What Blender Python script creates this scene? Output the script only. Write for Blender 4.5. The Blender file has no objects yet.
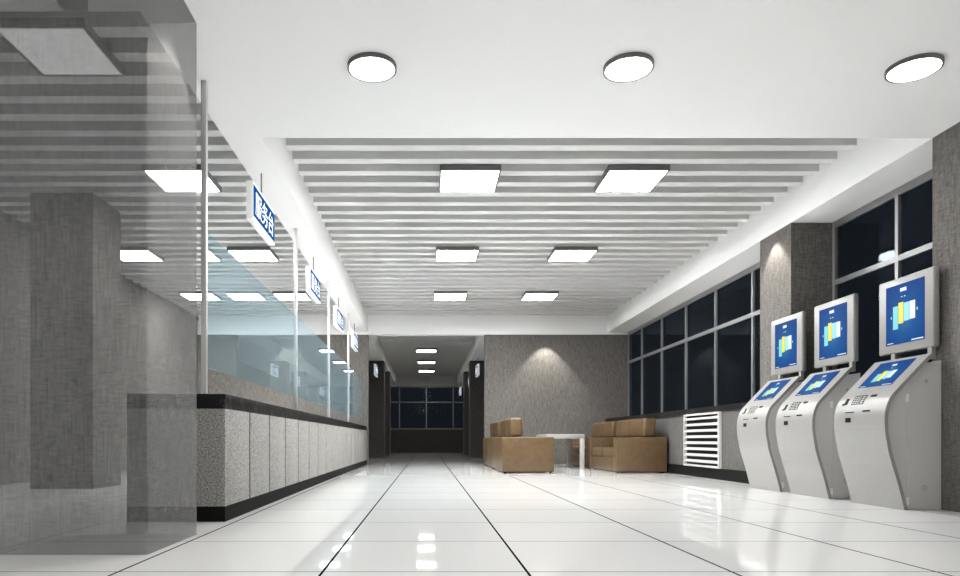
import bpy, bmesh, math, random
from mathutils import Vector, Matrix
random.seed(4)
C = bpy.context.scene.collection
S = bpy.context.scene

# ------------------------------------------------------------ camera, world, exposure
EXPOSURE = 1.85; K = 2**-EXPOSURE
F = 685.0
cd = bpy.data.cameras.new('camera'); cam = bpy.data.objects.new('camera', cd); C.objects.link(cam)
cd.sensor_width = 36; cd.lens = F/960*36
cd.shift_x = (480-427)/960; cd.shift_y = (440-288)/960
cam.location = (0, 0, .6); cam.rotation_euler = (math.pi/2, 0, 0)
cd.clip_start = .05; cd.clip_end = 200
S.camera = cam
S.view_settings.view_transform = 'Standard'; S.view_settings.look = 'None'
S.view_settings.exposure = EXPOSURE; S.view_settings.gamma = 1
S.view_settings.use_curve_mapping = False
w = bpy.data.worlds.new('night'); S.world = w; w.use_nodes = True
w.node_tree.nodes['Background'].inputs[0].default_value = (.0085*K, .0102*K, .013*K, 1)
w.node_tree.nodes['Background'].inputs[1].default_value = 1.0
SQUARE_POWER = 23.0      # emission of the square ceiling panels
ROUND_POWER = 9.0
CORRIDOR_POWER = 5.0
DIM_POWER = .15

# ------------------------------------------------------------ main dimensions
H = 3.24        # flat ceiling and beam underside
ZS = 3.63       # underside of the slats
XL, XBL = -1.45, -1.77   # beam over the counter
XR, XW = 4.42, 4.94      # right wall line, window plane
YF, YS = 16.85, 5.99     # far wall, end of the front soffit
XLW = -5.63              # wall of the back office
YE = 32.6                # corridor end

# ------------------------------------------------------------ materials
def mat(name, col, rough=.5, metal=0., spec=.5, **k):
    m = bpy.data.materials.new(name); m.use_nodes = True
    b = m.node_tree.nodes['Principled BSDF']
    b.inputs['Base Color'].default_value = (*col, 1)
    b.inputs['Roughness'].default_value = rough
    b.inputs['Metallic'].default_value = metal
    b.inputs['Specular IOR Level'].default_value = spec
    if 'emit' in k:
        b.inputs['Emission Color'].default_value = (*k['emit'], 1)
        b.inputs['Emission Strength'].default_value = k.get('power', 1)
    return m
def nodes(m): return m.node_tree.nodes, m.node_tree.links, m.node_tree.nodes['Principled BSDF']
def noise(nt, scale, stretch, detail=3, rough=.6, coord='Object'):
    n, l = nt.nodes, nt.links
    tc = n.new('ShaderNodeTexCoord'); mp = n.new('ShaderNodeMapping'); mp.inputs['Scale'].default_value = stretch
    t = n.new('ShaderNodeTexNoise'); t.inputs['Scale'].default_value = scale
    t.inputs['Detail'].default_value = detail; t.inputs['Roughness'].default_value = rough
    l.new(tc.outputs[coord], mp.inputs[0]); l.new(mp.outputs[0], t.inputs['Vector'])
    return t.outputs['Fac']
def ramp(nt, fac, stops):
    r = nt.nodes.new('ShaderNodeValToRGB'); e = r.color_ramp.elements
    while len(e) < len(stops): e.new(.5)
    for x, (p, c) in zip(e, stops): x.position = p; x.color = (*c, 1)
    nt.links.new(fac, r.inputs[0]); return r.outputs[0]
def mth(nt, op, a, b=None, c=None):
    m = nt.nodes.new('ShaderNodeMath'); m.operation = op
    for i, v in enumerate((a, b, c)):
        if v is None: continue
        if isinstance(v, (int, float)): m.inputs[i].default_value = v
        else: nt.links.new(v, m.inputs[i])
    return m.outputs[0]
def weave(nt, c0, c1, k=1.0):
    a = noise(nt, 1, (85*k, 85*k, 7*k)); b = noise(nt, 1, (14*k, 14*k, 95*k))
    s = mth(nt, 'MULTIPLY', mth(nt, 'ADD', a, b), .5)
    return ramp(nt, s, [(.36, c0), (.64, c1)]), s
def fabric(name, c0, c1, k=1.0):
    m = mat(name, c0, .85, spec=.2); n, l, b = nodes(m)
    col, s = weave(m.node_tree, c0, c1, k); l.new(col, b.inputs['Base Color'])
    bp = n.new('ShaderNodeBump'); bp.inputs['Strength'].default_value = .25; bp.inputs['Distance'].default_value = .004
    l.new(s, bp.inputs['Height']); l.new(bp.outputs[0], b.inputs['Normal'])
    return m
M = {}
M['ceil'] = mat('white_plaster', (.90, .90, .895), .8, spec=.2)
M['slat'] = mat('slat_paint', (.66, .66, .65), .75, spec=.3)
M['fabric'] = fabric('grey_brown_weave', (.078, .072, .066), (.20, .187, .174))
M['low'] = fabric('light_grey_weave', (.065, .063, .060), (.14, .135, .13))
M['dark'] = fabric('shaded_weave', (.05, .047, .044), (.10, .095, .09))  # darker copy of the wall weave, with the corridor's dimness in its colour
M['frame'] = mat('window_alloy', (.30, .30, .30), .4, .5)
M['post'] = mat('polished_post', (.60, .60, .59), .3, .3)
M['white'] = mat('white_enamel', (.80, .79, .76), .35)
M['kiosk'] = mat('kiosk_shell', (.72, .70, .67), .32)
n_, l_, b_ = nodes(M['kiosk'])
f_ = noise(M['kiosk'].node_tree, 260, (1, 1, 1), 1)
l_.new(ramp(M['kiosk'].node_tree, f_, [(.35, (.23, .226, .215)), (.65, (.33, .324, .308))]), b_.inputs['Base Color'])
M['table'] = mat('table_lacquer', (.42, .41, .39), .4)
M['louvre'] = mat('louvre_enamel', (.55, .55, .53), .4)
M['cabinet'] = mat('cabinet_lit_paint', (.55, .545, .53), .4)  # paler than the shell: light falling on the sides put into the colour
M['groove'] = mat('panel_seam', (.35, .34, .33), .6)
M['black'] = mat('black_plastic', (.008, .008, .008), .6, spec=.08)
M['rod'] = mat('dark_rod', (.03, .03, .03), .4)
M['rim'] = mat('lamp_rim', (.15, .15, .15), .45)
M['chrome'] = mat('hinge_metal', (.8, .8, .8), .3, 0.)
M['lamp'] = mat('lamp_diffuser', (.9, .9, .9), .5, emit=(1, 1, 1), power=SQUARE_POWER)
M['lampr'] = mat('round_diffuser', (.9, .9, .9), .5, emit=(1, 1, 1), power=ROUND_POWER)
M['lampd'] = mat('dim_diffuser', (.6, .6, .6), .5, emit=(1, .985, .96), power=DIM_POWER)
M['fillrear'] = mat('rear_fill_diffuser', (.9, .9, .9), .5, emit=(1, 1, 1), power=ROUND_POWER*2.2)  # stronger glow for the added fill rows out of view
M['lampc'] = mat('corridor_diffuser', (.9, .9, .9), .5, emit=(1, .97, .9), power=CORRIDOR_POWER)
M['signw'] = mat('sign_acrylic', (.75, .75, .75), .35, emit=(1, 1, .99), power=.3*K)
M['signb'] = mat('sign_blue', (.002, .03, .10), .8, spec=0., emit=(.003, .09, .30), power=.8*K)
M['signt'] = mat('sign_letter', (.6, .6, .6), .4, emit=(.9, .95, 1), power=.9*K)

# black marble with thin pale veins
m = M['marble'] = mat('black_marble', (.01, .01, .01), .4, spec=.12); n, l, b = nodes(m)
f = noise(m.node_tree, 2.2, (1, 1, .6), 5, .65)
d = mth(m.node_tree, 'ABSOLUTE', mth(m.node_tree, 'SUBTRACT', f, .5))
l.new(ramp(m.node_tree, d, [(0, (.09, .08, .07)), (.006, (.022, .02, .019)), (.03, (.009, .009, .009))]), b.inputs['Base Color'])
M['plinth'] = mat('matt_black_stone', (.010, .010, .010), .6, spec=.05)
# speckled granite
m = M['granite'] = mat('speckled_granite', (.5, .5, .5), .55); n, l, b = nodes(m)
f = noise(m.node_tree, 85, (1, 1, 1), 3, .75)
l.new(ramp(m.node_tree, f, [(.34, (.06, .058, .053)), (.45, (.20, .195, .182)), (.55, (.33, .322, .30)), (.66, (.47, .46, .435))]), b.inputs['Base Color'])
# brown leather
m = M['leather'] = mat('tan_leather', (.25, .14, .065), .36); n, l, b = nodes(m)
f = noise(m.node_tree, 9, (1, 1, 1), 5)
l.new(ramp(m.node_tree, f, [(.3, (.088, .052, .022)), (.7, (.125, .077, .034))]), b.inputs['Base Color'])
g = noise(m.node_tree, 160, (1, 1, 1), 2)
bp = n.new('ShaderNodeBump'); bp.inputs['Strength'].default_value = .12; bp.inputs['Distance'].default_value = .002
l.new(g, bp.inputs['Height']); l.new(bp.outputs[0], b.inputs['Normal'])
# floor tiles
m = M['floor'] = mat('polished_tile', (.6, .6, .6), .03, spec=.2); n, l, b = nodes(m); nt = m.node_tree
tc = n.new('ShaderNodeTexCoord'); sp = n.new('ShaderNodeSeparateXYZ'); l.new(tc.outputs['Object'], sp.inputs[0])
def line(o, off, per, half):
    q = mth(nt, 'DIVIDE', mth(nt, 'SUBTRACT', o, off), per)
    q = mth(nt, 'ABSOLUTE', mth(nt, 'SUBTRACT', mth(nt, 'FRACT', mth(nt, 'ADD', q, .5)), .5))
    return mth(nt, 'LESS_THAN', q, half/per)
gx = line(sp.outputs['X'], -.475, .931, .0065); gy = line(sp.outputs['Y'], 3.12, .934, .0045)
ix = mth(nt, 'FLOOR', mth(nt, 'DIVIDE', mth(nt, 'SUBTRACT', sp.outputs['X'], -.475), .931))
iy = mth(nt, 'FLOOR', mth(nt, 'DIVIDE', mth(nt, 'SUBTRACT', sp.outputs['Y'], 3.12), .934))
cb = n.new('ShaderNodeCombineXYZ'); l.new(ix, cb.inputs[0]); l.new(iy, cb.inputs[1])
wn = n.new('ShaderNodeTexWhiteNoise'); l.new(cb.outputs[0], wn.inputs['Vector'])
base = ramp(nt, wn.outputs['Value'], [(0, (.82, .815, .80)), (1, (.85, .845, .83))])
def mixc(fac, a, c):
    x = n.new('ShaderNodeMix'); x.data_type = 'RGBA'; l.new(fac, x.inputs[0]); l.new(a, x.inputs[6])
    x.inputs[7].default_value = (*c, 1); return x.outputs[2]
l.new(mixc(gy, mixc(gx, base, (.008, .008, .008)), (.03, .03, .03)), b.inputs['Base Color'])
mx = mth(nt, 'MAXIMUM', gx, gy)
l.new(mth(nt, 'ADD', mth(nt, 'MULTIPLY', mx, .6), .035), b.inputs['Roughness'])
l.new(mth(nt, 'SUBTRACT', .2, mth(nt, 'MULTIPLY', mx, .2)), b.inputs['Specular IOR Level'])

def glassmat(name, tint, ior, veil=None, vf=0., refl=(.9, .95, .97)):
    m = bpy.data.materials.new(name); m.use_nodes = True; nt = m.node_tree; n, l = nt.nodes, nt.links; n.clear()
    o = n.new('ShaderNodeOutputMaterial'); t = n.new('ShaderNodeBsdfTransparent'); t.inputs[0].default_value = (*tint, 1)
    g = n.new('ShaderNodeBsdfGlossy'); g.inputs['Roughness'].default_value = .01; g.inputs[0].default_value = (*refl, 1)
    fr = n.new('ShaderNodeFresnel'); ge = n.new('ShaderNodeNewGeometry')
    l.new(mth(nt, 'ADD', ior, mth(nt, 'MULTIPLY', ge.outputs['Backfacing'], 1/ior-ior)), fr.inputs[0])   # same reflectance from both faces of the pane
    x = n.new('ShaderNodeMixShader'); l.new(fr.outputs[0], x.inputs[0]); l.new(t.outputs[0], x.inputs[1]); l.new(g.outputs[0], x.inputs[2])
    out = x.outputs[0]
    if veil:
        d = n.new('ShaderNodeBsdfDiffuse'); d.inputs[0].default_value = (*veil, 1)  # diffuse haze standing in for pale reflections on the glass
        y = n.new('ShaderNodeMixShader'); y.inputs[0].default_value = vf
        l.new(out, y.inputs[1]); l.new(d.outputs[0], y.inputs[2]); out = y.outputs[0]
    l.new(out, o.inputs[0]); return m
M['glass'] = glassmat('counter_glass', (.84, .94, .97), 1.42, (.70, .86, .93), .06)
M['wglass'] = glassmat('window_glass', (.88, .93, .97), 1.2, refl=(.26, .31, .37))
# see-through woven screen of the near pillar
m = M['sheer'] = fabric('sheer_grey_weave', (.11, .11, .11), (.38, .38, .375), 1.0)
nt = m.node_tree; n, l = nt.nodes, nt.links
t = n.new('ShaderNodeBsdfTransparent'); x = n.new('ShaderNodeMixShader'); x.inputs[0].default_value = .46
o = [q for q in n if q.type == 'OUTPUT_MATERIAL'][0]
l.new(t.outputs[0], x.inputs[1]); l.new(n['Principled BSDF'].outputs[0], x.inputs[2]); l.new(x.outputs[0], o.inputs[0])
# display gradient (its own picture: blue with a pale centre)
m = M['display'] = mat('display_blue', (.002, .01, .03), .4, spec=.03); n, l, b = nodes(m); nt = m.node_tree
tc = n.new('ShaderNodeTexCoord'); vm = n.new('ShaderNodeVectorMath'); vm.operation = 'DISTANCE'
mp = n.new('ShaderNodeMapping'); mp.inputs['Scale'].default_value = (0, 1, 1); l.new(tc.outputs['Generated'], mp.inputs[0]); l.new(mp.outputs[0], vm.inputs[0]); vm.inputs[1].default_value = (0, .5, .42)
c = ramp(nt, vm.outputs['Value'], [(0, (.05, .19, .44)), (.28, (.008, .09, .31)), (.6, (.0008, .05, .25))])
l.new(c, b.inputs['Emission Color']); b.inputs['Emission Strength'].default_value = .9*K
def em(nm, c, p=1.): return mat(nm, (.02, .02, .02), .3, emit=c, power=p*K)
M['cyan'] = em('bar_cyan', (.18, .72, .78)); M['yellow'] = em('bar_yellow', (.95, .80, .02))
M['cyanpale'] = em('bar_pale_cyan', (.30, .80, .88)); M['barwhite'] = em('bar_white', (.85, .97, 1))

# ------------------------------------------------------------ mesh helpers
def link(name, bm, m, parent=None, smooth=False, loc=None):
    bmesh.ops.recalc_face_normals(bm, faces=bm.faces)
    me = bpy.data.meshes.new(name); bm.to_mesh(me); bm.free()
    for q in (m if isinstance(m, (list, tuple)) else [m]): me.materials.append(q)
    if smooth:
        for p in me.polygons: p.use_smooth = True
        me.set_sharp_from_angle(angle=math.radians(42))
    o = bpy.data.objects.new(name, me); C.objects.link(o)
    if parent: o.parent = parent
    if loc: o.location = loc
    return o
def B(): return bmesh.new()
def box(bm, x0, x1, y0, y1, z0, z1, bev=0., seg=2, mi=0):
    t = bmesh.new()
    bmesh.ops.create_cube(t, size=1)
    for v in t.verts:
        v.co = Vector(((x0+x1)/2+v.co.x*(x1-x0), (y0+y1)/2+v.co.y*(y1-y0), (z0+z1)/2+v.co.z*(z1-z0)))
    if bev: bmesh.ops.bevel(t, geom=list(t.edges), offset=bev, segments=seg, profile=.5, affect='EDGES')
    for f in t.faces: f.material_index = mi
    me = bpy.data.meshes.new('t'); t.to_mesh(me); t.free(); bm.from_mesh(me); bpy.data.meshes.remove(me)
    return bm
def bx(name, dims, m, parent=None, bev=0., seg=2):
    return link(name, box(B(), *dims, bev, seg), m, parent, smooth=bev > 0)
def cyl(bm, c, r, h, axis='Z', seg=24, r2=None):
    t = bmesh.new(); bmesh.ops.create_cone(t, cap_ends=True, segments=seg, radius1=r, radius2=r if r2 is None else r2, depth=h)
    R = {'Z': Matrix.Identity(4), 'X': Matrix.Rotation(math.pi/2, 4, 'Y'), 'Y': Matrix.Rotation(math.pi/2, 4, 'X')}[axis]
    bmesh.ops.transform(t, matrix=Matrix.Translation(c) @ R, verts=t.verts)
    me = bpy.data.meshes.new('t'); t.to_mesh(me); t.free(); bm.from_mesh(me); bpy.data.meshes.remove(me); return bm
def struct(name, dims, m, parent=None):
    o = bx(name, dims, m, parent)
    if not parent: o['kind'] = 'structure'
    return o
def thing(name, label, cat, loc=(0, 0, 0), group=None, rz=0):
    o = bpy.data.objects.new(name, None); C.objects.link(o); o.location = loc; o.rotation_euler.z = rz
    o.empty_display_size = .1
    o['label'] = label; o['category'] = cat
    if group: o['group'] = group
    return o
def tag(o, label, cat, group=None):
    o['label'] = label; o['category'] = cat
    if group: o['group'] = group
    return o
def dup(root, loc, label, rz=None):
    r = root.copy(); C.objects.link(r); r.location = loc; r['label'] = label
    if rz is not None: r.rotation_euler.z = rz
    for ch in list(root.children):
        c = ch.copy(); C.objects.link(c); c.parent = r
        for g in list(ch.children):
            d = g.copy(); C.objects.link(d); d.parent = c
    return r

# ------------------------------------------------------------ the setting
struct('floor', (XLW-.2, XW+.1, -6, YE+.3, -.15, 0), M['floor'])
struct('wall_left', (XLW-.2, XLW, -6, YF+.2, 0, 4.1), M['fabric'])
struct('shadow_strip', (XLW, XLW+.02, -5.8, YF, ZS-.10, ZS-.02), M['dark'])  # dark strip painted as the shadow joint along the wall top
struct('wall_rear', (XLW-.2, XW+.1, -6.2, -6, 0, 4.1), M['fabric'])
struct('wall_right_near', (XR, XW+.1, -6, YS, 0, 4.1), M['fabric'])
# far wall on both sides of the corridor mouth
struct('wall_far_left', (XLW, XL, YF, YF+.2, 0, 3.19), M['fabric'])
struct('wall_far_right', (XL*-1-.03, XW+.1, YF, YF+.2, 0, 3.19), M['fabric'])
struct('trim_2', (XLW, XW+.1, YF-.05, YF+.2, 3.19, 4.1), M['ceil'])
# flat ceiling in front, beams, slab above the slats
cz = B(); box(cz, XBL, XW+.1, -6, YS, H, H+.5); box(cz, XLW, XBL, -6, 4.22, H, H+.5)
o = link('ceiling', cz, M['ceil']); o['kind'] = 'structure'
struct('ceiling_slab', (XLW, XW+.1, YS-1.8, YE+.3, 4.1, 4.3), M['ceil'])
struct('trim_3', (XBL, XL, YS, YF-.05, H, 4.1), M['ceil'])
struct('trim_4', (XR, XW+.1, YS, YF-.05, H, 4.1), M['ceil'])
def slats(name, x0, x1, y0, y1):
    b = B(); y = 6.10
    while y > y0+.34: y -= .337
    while y < y1-.13:
        if y > y0: box(b, x0, x1, y-.065, y+.065, ZS, ZS+.16)
        y += .337
    box(b, x0, x1, y0, y1, ZS+.30, ZS+.43)
    o = link(name, b, M['slat']); o['kind'] = 'structure'
slats('trim_5', XL, XR, YS+.01, YF-.06)
slats('trim_6', XLW, XBL, 4.24, YF-.06)
slats('trim_7', XL, 1.42, YF+.22, YE-.02)
# low wall, marble ledge and marble base under the windows
COL = (8.32, 9.09)
for i, (a, b2) in enumerate(((YS, COL[0]), (COL[1], YF))):
    struct('wall_right_lower', (XR, XW+.1, a, b2, .17, 1.03), M['low'] if i else M['fabric'])
    struct('baseboard_right', (XR-.015, XW+.1, a, b2, 0, .17), M['plinth'])
    struct('trim_8', (XR-.03, XW+.1, a, b2, 1.03, 1.12), M['marble'])
# windows
def window(name, ys, y0, y1, first_white=0):
    f = B()
    for y in ys:
        box(f, XW-.02, XW+.015, y-.024, y+.024, 1.12, H)
    box(f, XW-.018, XW+.014, y0, y1, 2.47, 2.53)
    box(f, XW-.018, XW+.014, y0, y1, H-.08, H); box(f, XW-.018, XW+.014, y0, y1, 1.12, 1.17)
    o = link(name, f, M['frame']); o['kind'] = 'structure'
    bx('glass_pane', (XW+.015, XW+.027, y0, y1, 1.13, H-.01), M['wglass'], o)
    return o
window('window_1', [YS+.03, 7.18, COL[0]-.03], YS, COL[0])
window('window_2', [COL[1]+.03, 10.37, 11.71, 13.05, 14.39, 15.73, YF-.06], COL[1], YF)
tag(bx('column', (XR, XW+.1, COL[0], COL[1], 0, H), M['fabric']),
    'square grey-brown fabric-clad pillar between the two windows behind the farthest kiosk', 'column')
# corridor
struct('wall_corridor_left', (-3.2, -3.0, YF+.2, YE, 0, 4.1), M['dark'])
struct('wall_corridor_right', (3.0, 3.2, YF+.2, YE, 0, 4.1), M['dark'])
struct('trim_9', (-3.0, XL, YF+.2, YE, H, 4.1), M['ceil'])
struct('shadow_strip0', (1.42, 3.0, YF+.2, YE, H, 4.1), M['ceil'])
struct('wall_corridor_end', (-3.0, 3.0, YE, YE+.2, 0, 1.10), M['dark'])
struct('wall_corridor_header', (-3.0, 3.0, YE, YE+.2, 3.16, 4.1), M['slat'])
f = B()
for x in (-1.9, -1.31, -.03, 1.25, 1.9): box(f, x-.025, x+.025, YE+.02, YE+.09, 1.10, 3.16)
for z in (1.13, 2.4, 3.13): box(f, -3, 3, YE+.02, YE+.09, z-.025, z+.025)
o = link('window_3', f, M['frame']); o['kind'] = 'structure'
bx('glass_pane', (-3, 3, YE+.1, YE+.115, 1.1, 3.16), M['wglass'], o)
for i, y in enumerate((22.8, 26.4)):
    for s, nm in ((-1, 'left'), (1, 'right')):
        a, b2 = sorted((s*1.435, s*1.95))
        tag(bx('column', (a, b2, y, y+.75, 0, H), M['dark']),
            '%s dark square pillar on the %s side of the far corridor' % (('nearer', 'farther')[i], nm), 'column')

# ------------------------------------------------------------ near see-through pillar, office pillar
tag(bx('column', (-2.232, -1.46, 3.575, 4.34, 0, H), M['sheer']),
    'large see-through grey woven pillar in the left foreground', 'column')
tag(bx('column', (-4.86, -4.09, 8.39, 9.15, 0, ZS), M['fabric']),
    'opaque square pillar in the office behind the see-through grey pillar', 'column')

# ------------------------------------------------------------ service counter
CX, CY = -1.48, 5.02
t = thing('service_counter', 'long granite-panelled service counter with black marble top along the left', 'counter', (CX-.36, CY, 0))
P = lambda nm, d, m, bev=0: bx(nm, (d[0]+.36, d[1]+.36, *d[2:]), m, t, bev)   # x measured from the front face
q = box(B(), -.35, .30, .01, YF-.03-CY, .11, .83)
for k in range(1, 17): box(q, .30, .357, .72*k-.03, .72*k, .114, .829)
link('core', q, M['black'], t)
P('plinth', (-.72, 0, 0, YF-.02-CY, 0, .113), M['plinth'])
P('countertop', (-.72, .004, -.004, YF-.02-CY, .83, .94), M['marble'], .004)
P('end_panel', (-.72, -.062, 0, .02, .113, .83), M['granite'])
for k in range(17):
    a = .72*k; b2 = min(.72*(k+1)-.03, YF-.02-CY)
    if k == 0: a = 0
    P('front_panel', (-.061, 0, a, b2, .113, .83), M['granite'], .002)

# ------------------------------------------------------------ glass partition on the counter
GX = -1.64
PY = [5.045, 8.55, 11.42, 14.28]
t = thing('glass_partition', 'glass screen with slim metal posts standing on the long counter', 'partition', (GX, 5.045, .94))
for y in PY:
    bx('post', (-.02, .02, y-5.045-.02, y-5.045+.02, 0, H-.94), M['post'], t, .004)
ends = PY + [YF-.02]
for a, b2 in zip(ends[:-1], ends[1:]):
    bx('glass_pane', (-.005, .005, a-5.045+.021, b2-5.045-.021, .20, 1.21), M['glass'], t)

# ------------------------------------------------------------ hanging signs
def sign_text(parent, side):
    cu = bpy.data.curves.new('lettering', 'FONT'); cu.body = '服务台'; cu.size = .26; cu.align_x = 'CENTER'; cu.align_y = 'CENTER'
    cu.extrude = .0015; cu.offset = .001
    to = bpy.data.objects.new('tmp', cu); C.objects.link(to)
    dg = bpy.context.evaluated_depsgraph_get(); dg.update()
    me = bpy.data.meshes.new_from_object(to.evaluated_get(dg)); bpy.data.objects.remove(to)
    xs = [v.co.x for v in me.vertices]; ys = [v.co.y for v in me.vertices]
    if not xs: raise RuntimeError('no glyphs')
    cx, cy = (max(xs)+min(xs))/2, (max(ys)+min(ys))/2
    sx, sy = .74/(max(xs)-min(xs)), .225/(max(ys)-min(ys))
    for v in me.vertices:
        x, y, z = (v.co.x-cx)*sx, (v.co.y-cy)*sy, v.co.z
        v.co = Vector((.0355+z, x, -.415+y+.0)) if side > 0 else Vector((-.0355-z, -x, -.415+y))
    me.materials.clear(); me.materials.append(M['signt'])
    o = bpy.data.objects.new('lettering', me); C.objects.link(o); o.parent = parent
    return o
def make_sign(loc, label, group):
    t = thing('hanging_sign', label, 'sign', loc, group)
    bx('sign_box', (-.0325, .0325, -.45, .45, -.59, -.24), M['signw'], t, .003)
    for s in (1, -1):
        a, b2 = sorted((s*.0325, s*.0345))
        bx('sign_face', (a, b2, -.435, .435, -.56, -.27), M['signb'], t)
        sign_text(t, s)
    link('rod', cyl(B(), (0, 0, -.12), .006, .24, seg=10), M['rod'], t)
    return t
SG = 'service desk signs hanging over the counter'
sg = make_sign((GX, 6.78, H), 'blue and white service desk sign nearest and largest over the counter', SG)
for y, lb in ((9.89, 'second blue and white service desk sign over the counter, past the nearest one'),
              (12.7, 'third blue and white service desk sign over the counter, between the second and the farthest'),
              (15.5, 'fourth and last blue and white service desk sign over the counter, beside the far wall')):
    dup(sg, (GX, y, H), lb)
for x, y, lb in ((-1.64, 22.0, 'small blue sign hanging in front of the nearer left corridor pillar'),
                 (-1.64, 25.9, 'small sign hanging between the two left corridor pillars'),
                 (1.62, 22.0, 'small blue sign hanging in front of the nearer right corridor pillar'),
                 (1.62, 25.9, 'small sign hanging between the two right corridor pillars'),
                 (1.52, 31.3, 'tiny sign hanging near the window at the corridor end')):
    s2 = dup(sg, (x, y, H), lb); s2['group'] = 'signs hanging in the corridor'

# ------------------------------------------------------------ ceiling lights
def panel(loc, label, group, lampmat='lamp'):
    t = thing('ceiling_light', label, 'ceiling light', loc, group)
    f = B(); a, c = .328, .338
    box(f, -c, c, -c, -a+.012, -.06, 0); box(f, -c, c, a-.012, c, -.06, 0)
    box(f, -c, -a+.012, -a+.012, a-.012, -.06, 0); box(f, a-.012, c, -a+.012, a-.012, -.06, 0)
    box(f, -c, c, -c, c, -.006, .004)
    link('frame', f, M['rim'], t)
    bx('diffuser', (-.3155, .3155, -.3155, .3155, -.056, -.008), M[lampmat], t)
    return t
G1, G2, G3 = 'square lights over the lobby', 'square lights over the office', 'square lights in the corridor'
rows = (7.88, 11.07, 14.25); rn = ('nearest', 'middle', 'farthest')
src = None
for i, y in enumerate(rows):
    for x, sd in ((.48, 'left'), (2.34, 'right')):
        lb = 'square black-framed ceiling light, %s row over the lobby, %s of the pair' % (rn[i], sd)
        if src is None: src = panel((x, y, ZS), lb, G1)
        else: dup(src, (x, y, ZS), lb)
nms = ('seen through the grey pillar, nearest to the viewer', 'second in line behind the counter, half behind the pillar edge',
       'third in line behind the counter, over the glass', 'farthest in line behind the counter')
panel((-2.80, 5.26, ZS), 'square office ceiling light %s' % nms[0], G2, 'lampd')
for i, y in enumerate(rows):
    s2 = dup(src, (-2.80, y, ZS), 'square office ceiling light %s' % nms[i+1]); s2['group'] = G2
for i, y in enumerate(rows[1:]):
    s2 = dup(src, (-4.71, y, ZS), 'square office ceiling light in the row by the left wall, %s' % ('nearer' , 'farther')[i]); s2['group'] = G2
pc = panel((-.02, 19.1, ZS), 'corridor ceiling light just past the mouth of the corridor', G3, 'lampc')
for y, lb in ((22.95, 'largest visible square light in the corridor ceiling'), (26.3, 'middle square light of the three in the corridor ceiling'), (29.6, 'farthest and smallest square light in the corridor ceiling')):
    dup(pc, (-.02, y, ZS), lb)
t = rl = thing('round_ceiling_light', 'round dark-rimmed ceiling light, leftmost of the three', 'ceiling light', (-.387, 4.83, H), 'round lights in the front ceiling')
f = B(); N = 64
ring = []
for r, z in ((.173, 0), (.173, -.030), (.158, -.030), (.158, -.005)):
    ring.append([f.verts.new((r*math.cos(2*math.pi*k/N), r*math.sin(2*math.pi*k/N), z)) for k in range(N)])
for j in range(3):
    for k in range(N): f.faces.new((ring[j][k], ring[j][(k+1) % N], ring[j+1][(k+1) % N], ring[j+1][k]))
link('rim', f, M['rim'], t, True)
link('diffuser', cyl(B(), (0, 0, -.015), .1575, .026, seg=64), M['lampr'], t)
dup(rl, (1.42, 4.83, H), 'round dark-rimmed ceiling light, middle one of the three')
dup(rl, (3.44, 4.84, H), 'round dark-rimmed ceiling light, rightmost of the three above the kiosks')
for y in (1.6, -1.6):  # fill rows added out of view to brighten surfaces facing the viewer
    for x, sd in ((-.387, 'left'), (1.42, 'middle'), (3.44, 'right')):
        q = dup(rl, (x, y, H), 'unseen round fill light added %s the viewer, %s one of its row' % ('overhead of' if y > 0 else 'behind', sd))
        for c in q.children:
            if c.name.startswith('diffuser'):
                c.data = c.data.copy(); c.data.materials[0] = M['fillrear']
# recessed wall-wash spots (the room's own)
def spot(x, y, z, e, size=75, blend=.35, tilt=(0, 0)):
    ld = bpy.data.lights.new('wall_washer', 'SPOT'); ld.energy = e; ld.spot_size = math.radians(size); ld.spot_blend = blend
    ld.shadow_soft_size = .02; ld.color = (1, .95, .88)
    o = bpy.data.objects.new('wall_washer', ld); C.objects.link(o); o.location = (x, y, z); o.rotation_euler = (tilt[0], tilt[1], 0)
spot(2.9, YF-.36, H+.1, 60, 78); spot(-3.4, YF-.36, H+.1, 50, 78)
spot(XR-.2, 8.68, H+.12, 30); spot(-1.15, 3.9, H-.03, 14, 85, .3)

# ------------------------------------------------------------ louvred grille
t = thing('ventilation_grille', 'white louvred grille set in the low grey wall beside the kiosks', 'grille', (XR, 10.27, .17))
bx('shade_backing', (-.006, 0, .02, 1.38, .02, .84), M['black'], t)  # black plate in place of the shaded hollow behind the louvres
f = B(); box(f, -.05, -.002, 0, .035, 0, .86); box(f, -.05, -.002, 1.365, 1.4, 0, .86)
box(f, -.05, -.002, .035, 1.365, 0, .03); box(f, -.05, -.002, .035, 1.365, .83, .86)
link('frame', f, M['louvre'], t)
f = B()
for k in range(8):
    z = .075 + k*.098
    t2 = B(); box(t2, -.056, .0, 0, 1.33, -.004, .004)
    bmesh.ops.transform(t2, matrix=Matrix.Translation((-.008, .035, z+.035)) @ Matrix.Rotation(math.radians(-42), 4, 'Y'), verts=t2.verts)
    me = bpy.data.meshes.new('t'); t2.to_mesh(me); t2.free(); f.from_mesh(me); bpy.data.meshes.remove(me)
link('louvres', f, M['louvre'], t)

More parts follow.
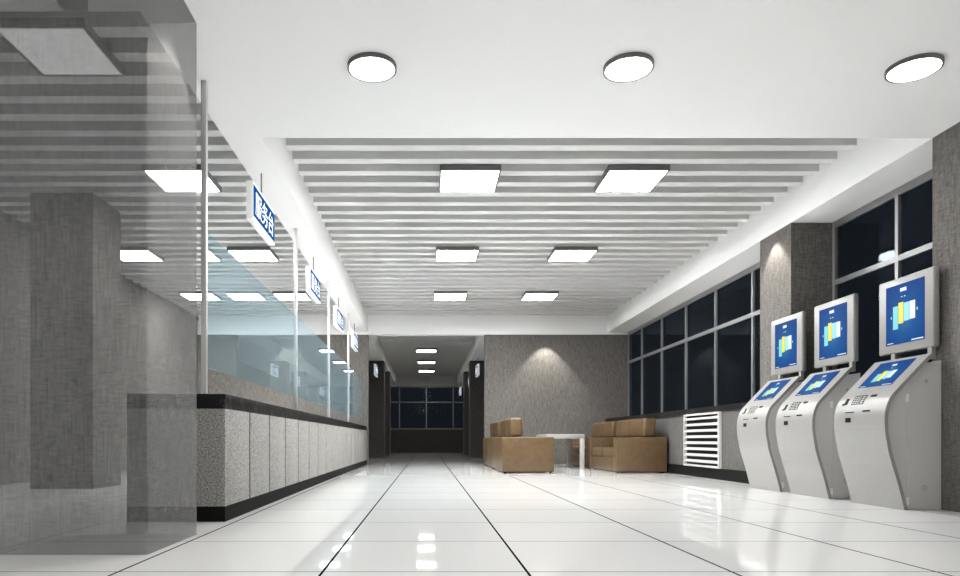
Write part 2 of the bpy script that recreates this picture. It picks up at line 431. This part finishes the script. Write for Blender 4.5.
# ------------------------------------------------------------ kiosks (origin: near back corner on the floor; front faces -x)
prof = [(-.338, 0.0), (-.415, .30), (-.4655, .463), (-.484, .559), (-.502, .66), (-.508, .76), (-.502, .85), (-.474, .94),
        (-.438, .998), (-.383, 1.0575), (-.256, 1.192), (-.115, 1.341)]
def cr(p, n=6):
    out = []
    for i in range(len(p)-1):
        a = p[max(i-1, 0)]; b = p[i]; c = p[i+1]; d = p[min(i+2, len(p)-1)]
        for k in range(n):
            s = k/n
            out.append(tuple(.5*((2*b[j]) + (-a[j]+c[j])*s + (2*a[j]-5*b[j]+4*c[j]-d[j])*s*s + (-a[j]+3*b[j]-3*c[j]+d[j])*s**3) for j in (0, 1)))
    out.append(p[-1]); return out
pr = cr([(-.338, 0.0), (-.388, .2)] + prof[2:])
def at_z(z):
    for (x0, z0), (x1, z1) in zip(pr[:-1], pr[1:]):
        if z0 <= z <= z1 or (x1, z1) == pr[-1]:
            s = (z-z0)/(z1-z0); dx, dz = x1-x0, z1-z0; L = math.hypot(dx, dz)
            return x0+dx*s, (-dz/L, dx/L)
def offset(p, d):
    out = []
    for i, (x, z) in enumerate(p):
        a = p[max(i-1, 0)]; b = p[min(i+1, len(p)-1)]; dx, dz = b[0]-a[0], b[1]-a[1]; L = math.hypot(dx, dz)
        out.append((x+dz/L*d, z-dx/L*d))
    return out
def extrude(poly, y0, y1, bm=None):
    bm = bm or B()
    a = [bm.verts.new((x, y0, z)) for x, z in poly]; b = [bm.verts.new((x, y1, z)) for x, z in poly]
    n = len(poly)
    for i in range(n): bm.faces.new((a[i], a[(i+1) % n], b[(i+1) % n], b[i]))
    bm.faces.new(a); bm.faces.new(b[::-1]); return bm
def surf_patch(bm, ya, yb, za, zb, th=.003, lift=.0005, shear=0., mi=0):
    """thin plate lying on the curved front between heights za..zb; y from ya to yb"""
    n = max(1, int((zb-za)/.03)); rows_ = []
    for i in range(n+1):
        z = za+(zb-za)*i/n; x, (nx, nz) = at_z(z)
        rows_.append([bm.verts.new((x+nx*q, y, z+nz*q)) for q in (lift-.002, th+lift) for y in (ya, yb)])
    for i in range(n):
        p, q = rows_[i], rows_[i+1]
        for f_ in ((p[2], p[3], q[3], q[2]), (p[0], q[0], q[1], p[1]), (p[0], p[2], q[2], q[0]), (p[1], q[1], q[3], p[3])):
            bm.faces.new(f_).material_index = mi
    p, q = rows_[0], rows_[-1]
    bm.faces.new((p[0], p[1], p[3], p[2])).material_index = mi; bm.faces.new((q[0], q[2], q[3], q[1])).material_index = mi
W = .73
def make_kiosk(loc, label):
    t = thing('self_service_kiosk', label, 'kiosk', loc, 'self-service kiosks along the right wall')
    inner = offset(pr, .030)
    sheet = [p for p in pr] + inner[::-1]
    sheet[len(pr)] = (inner[-1][0], inner[-1][1])
    inner[0] = (inner[0][0], 0.); sheet[-1] = inner[0]
    link('front_panel', extrude(sheet, 0, W), M['kiosk'], t, True)
    body_in = [p for p in offset(pr, .032) if p[1] < 1.275]
    body_in[0] = (body_in[0][0], .0)
    poly = body_in + [(0, 1.285), (0, 0)]
    bd = link('cabinet', extrude(poly, .032, W-.032), M['cabinet'], t, False)
    # raised side doors below the slanted upper part
    for ya, yb in ((.025, .033), (W-.033, W-.025)):
        d_ = link('side_door', box(B(), -.298, -.006, ya, yb, .012, 1.046), M['cabinet'], t)
        for z in (.075, .96):
            s_ = -1 if ya < .1 else 1; yc = ya if s_ < 0 else yb
            a, b2 = sorted((yc, yc+s_*.012))
            bx('hinge', (-.312, -.288, a, b2, z-.035, z+.035), M['chrome'], d_, .003)
        s_ = -1 if ya < .1 else 1; yc = ya if s_ < 0 else yb
        lk = B()
        N2 = 20; R = []
        for r, q in ((.024, 0), (.024, .003), (.018, .003), (.018, 0)):
            R.append([lk.verts.new((-.15+r*math.cos(6.2832*k/N2), yc+s_*q, .19+r*math.sin(6.2832*k/N2))) for k in range(N2)])
        for j in range(3):
            for k in range(N2): lk.faces.new((R[j][k], R[j][(k+1) % N2], R[j+1][(k+1) % N2], R[j+1][k]))
        link('lock_ring', lk, M['groove'], d_)
    for ya in (.0312, W-.0322):     # diamond-shaped speaker mark
        dm = B()
        for q in range(4):
            v = [(-.128-.022+.011*q, 1.108+.0), (-.128, 1.13-.0055*q), (-.128+.022-.011*q, 1.108), (-.128, 1.086+.0055*q)]
            if q < 1:
                a = [dm.verts.new((x, ya, z)) for x, z in v]; b2 = [dm.verts.new((x, ya+.001, z)) for x, z in v]
                for i in range(4): dm.faces.new((a[i], a[(i+1) % 4], b2[(i+1) % 4], b2[i]))
                dm.faces.new(a); dm.faces.new(b2)
        link('vent_mark', dm, M['groove'], t)
    # slanted touch screen
    sc = B(); surf_patch(sc, .135, .60, 1.085, 1.315, .003); ts = link('touch_screen', sc, M['display'], t)
    y0 = .60
    def sb(u0, u1, z0, z1, mi):
        q = B(); surf_patch(q, y0-u1, y0-u0, z0, z1, .0045, .0005)
        link('menu_bar' if z1-z0 > .05 else 'screen_mark', q, M[('cyan', 'yellow', 'cyanpale', 'barwhite')[mi]], ts)
    sb(.12, .175, 1.13, 1.205, 0); sb(.18, .235, 1.135, 1.225, 1); sb(.24, .295, 1.15, 1.22, 2); sb(.30, .355, 1.155, 1.225, 3)
    sb(.215, .275, 1.27, 1.285, 3); sb(.235, .24, 1.247, 1.252, 3); sb(.25, .255, 1.247, 1.252, 3)
    sb(.02, .10, 1.090, 1.095, 3); sb(.33, .45, 1.090, 1.095, 3)
    # keypad, reader, slots
    k_ = B(); surf_patch(k_, .335, .505, .925, 1.005, .002); kp = link('keypad', k_, M['black'], t)
    for i in range(3):
        for j in range(4):
            q = B(); ww = .030
            surf_patch(q, .51-.010-(i+1)*.034, .51-.010-i*.034-.011, .930+j*.0185, .930+j*.0185+.0115, .005); link('key', q, M['kiosk'], kp)
    for j in range(4):
        q = B(); surf_patch(q, .342, .382, .930+j*.0185, .930+j*.0185+.0115, .005); link('key', q, M['kiosk'], kp)
    q = B(); surf_patch(q, .57, .615, .93, .985, .004); surf_patch(q, .595, .64, .925, .94, .004); link('card_reader', q, M['black'], t)
    q = B(); surf_patch(q, .20, .275, .985, 1.002, .004); link('scanner', q, M['black'], t)
    q = B(); surf_patch(q, .43, .56, .850, .858, .004); link('card_slot', q, M['black'], t)
    q = B(); surf_patch(q, .205, .305, .852, .866, .004); link('card_slot', q, M['black'], t)
    q = B(); surf_patch(q, .47, .545, .762, .805, .004); link('receipt_outlet', q, M['black'], t)
    q = B(); surf_patch(q, .002, W-.002, .718, .7205, .0006); surf_patch(q, .002, W-.002, .390, .392, .0006); link('panel_seam', q, M['groove'], t)
    # monitor on two struts
    mo = bx('monitor', (-.088, -.030, 0, .715, 1.40, 2.09), M['kiosk'], t, .016, 3)
    for y in (.035, .50): bx('strut', (-.080, -.045, y, y+.05, 1.30, 1.41), M['kiosk'], t)
    bx('display', (-.0905, -.087, .105, .605, 1.48, 2.025), M['display'], mo)
    dp = mo
    def mb(u0, u1, z0, z1, mi):
        bx('menu_bar' if z1-z0 > .1 else 'screen_mark', (-.0925, -.0902, .605-u1, .605-u0, z0, z1), M[('cyan', 'yellow', 'cyanpale', 'barwhite')[mi]], dp)
    mb(.10, .165, 1.62, 1.83, 0); mb(.172, .235, 1.665, 1.855, 1); mb(.242, .31, 1.68, 1.845, 2); mb(.317, .385, 1.685, 1.845, 3)
    mb(.195, .275, 1.955, 1.985, 3); mb(.21, .222, 1.902, 1.910, 3); mb(.245, .262, 1.902, 1.910, 3)
    mb(.072, .078, 1.72, 1.745, 3); mb(.408, .415, 1.75, 1.775, 3)
    mb(.02, .10, 1.492, 1.50, 3); mb(.34, .485, 1.492, 1.502, 3)
    return t
KX = XR-.004
k0 = make_kiosk((KX, 5.85, 0), 'nearest and largest white self-service kiosk, its side door fully in view')
dup(k0, (KX, 6.95, 0), 'middle white self-service kiosk of the three')
dup(k0, (KX, 7.91, 0), 'farthest white self-service kiosk, beside the fabric pillar')

# ------------------------------------------------------------ sofas (front faces +x, origin at centre of footprint)
def make_sofa(loc, L, Wd, label, rz):
    t = thing('sofa', label, 'sofa', loc, 'tan leather two-seat sofas in the waiting area', rz)
    h = L/2; d = Wd/2; aw = .18
    for s in (-1, 1):
        a, b2 = sorted((s*h, s*(h-aw)))
        bx('armrest', (-d, d, a, b2, .02, .655), M['leather'], t, .022, 3)
    bx('base', (-d+.02, d-.02, -h+aw, h-aw, .02, .27), M['leather'], t, .015)
    bx('back_frame', (-d, -d+.20, -h+aw-.005, h-aw+.005, .02, .655), M['leather'], t, .02, 3)
    cw = (L-2*aw)/2
    for s in (0, 1):
        a = -h+aw+cw*s
        bx('seat_cushion', (-d+.20, d-.03, a+.004, a+cw-.004, .27, .45), M['leather'], t, .035, 4)
    # back cushions, rising above the arms, running over the whole width
    cw = (L-.28)/2
    for s in (0, 1):
        a = -h+.14+cw*s
        q = box(B(), -d+.17, -d+.40, a+.004, a+cw-.004, .655, 1.01, .05, 4)
        for v in q.verts:                      # slightly plumper belly, leaning back
            v.co.x += .10*(.655-v.co.z)*.6
        link('back_cushion', q, M['leather'], t, True)
    for s in (-1, 1):
        for x in (-d+.06, d-.06):
            link('foot', cyl(B(), (x, s*(h-.08), .011), .025, .022, seg=14), M['black'], t)
    return t
s0 = make_sofa((1.835, 13.47, 0), 2.14, .94, 'left tan leather sofa nearer the viewer, its side arm facing us', 0)
s1 = dup(s0, (1.835, 15.62, 0), 'left tan leather sofa against the far wall, behind the nearer left one')
s2 = dup(s0, (3.905, 13.53, 0), 'right tan leather sofa under the window, nearer of the two', math.pi)
s3 = dup(s0, (3.905, 15.68, 0), 'right tan leather sofa in the corner, mostly hidden behind the white table', math.pi)

# ------------------------------------------------------------ table
t = thing('coffee_table', 'white square-legged table between the leather sofas', 'table', (2.99, 15.2, 0))
bx('tabletop', (-.46, .345, -.7, .7, .63, .725), M['table'], t, .004)
for x in (-.46, .255):
    for y in (-.70, .61): bx('leg', (x, x+.09, y, y+.09, 0, .63), M['table'], t, .003)
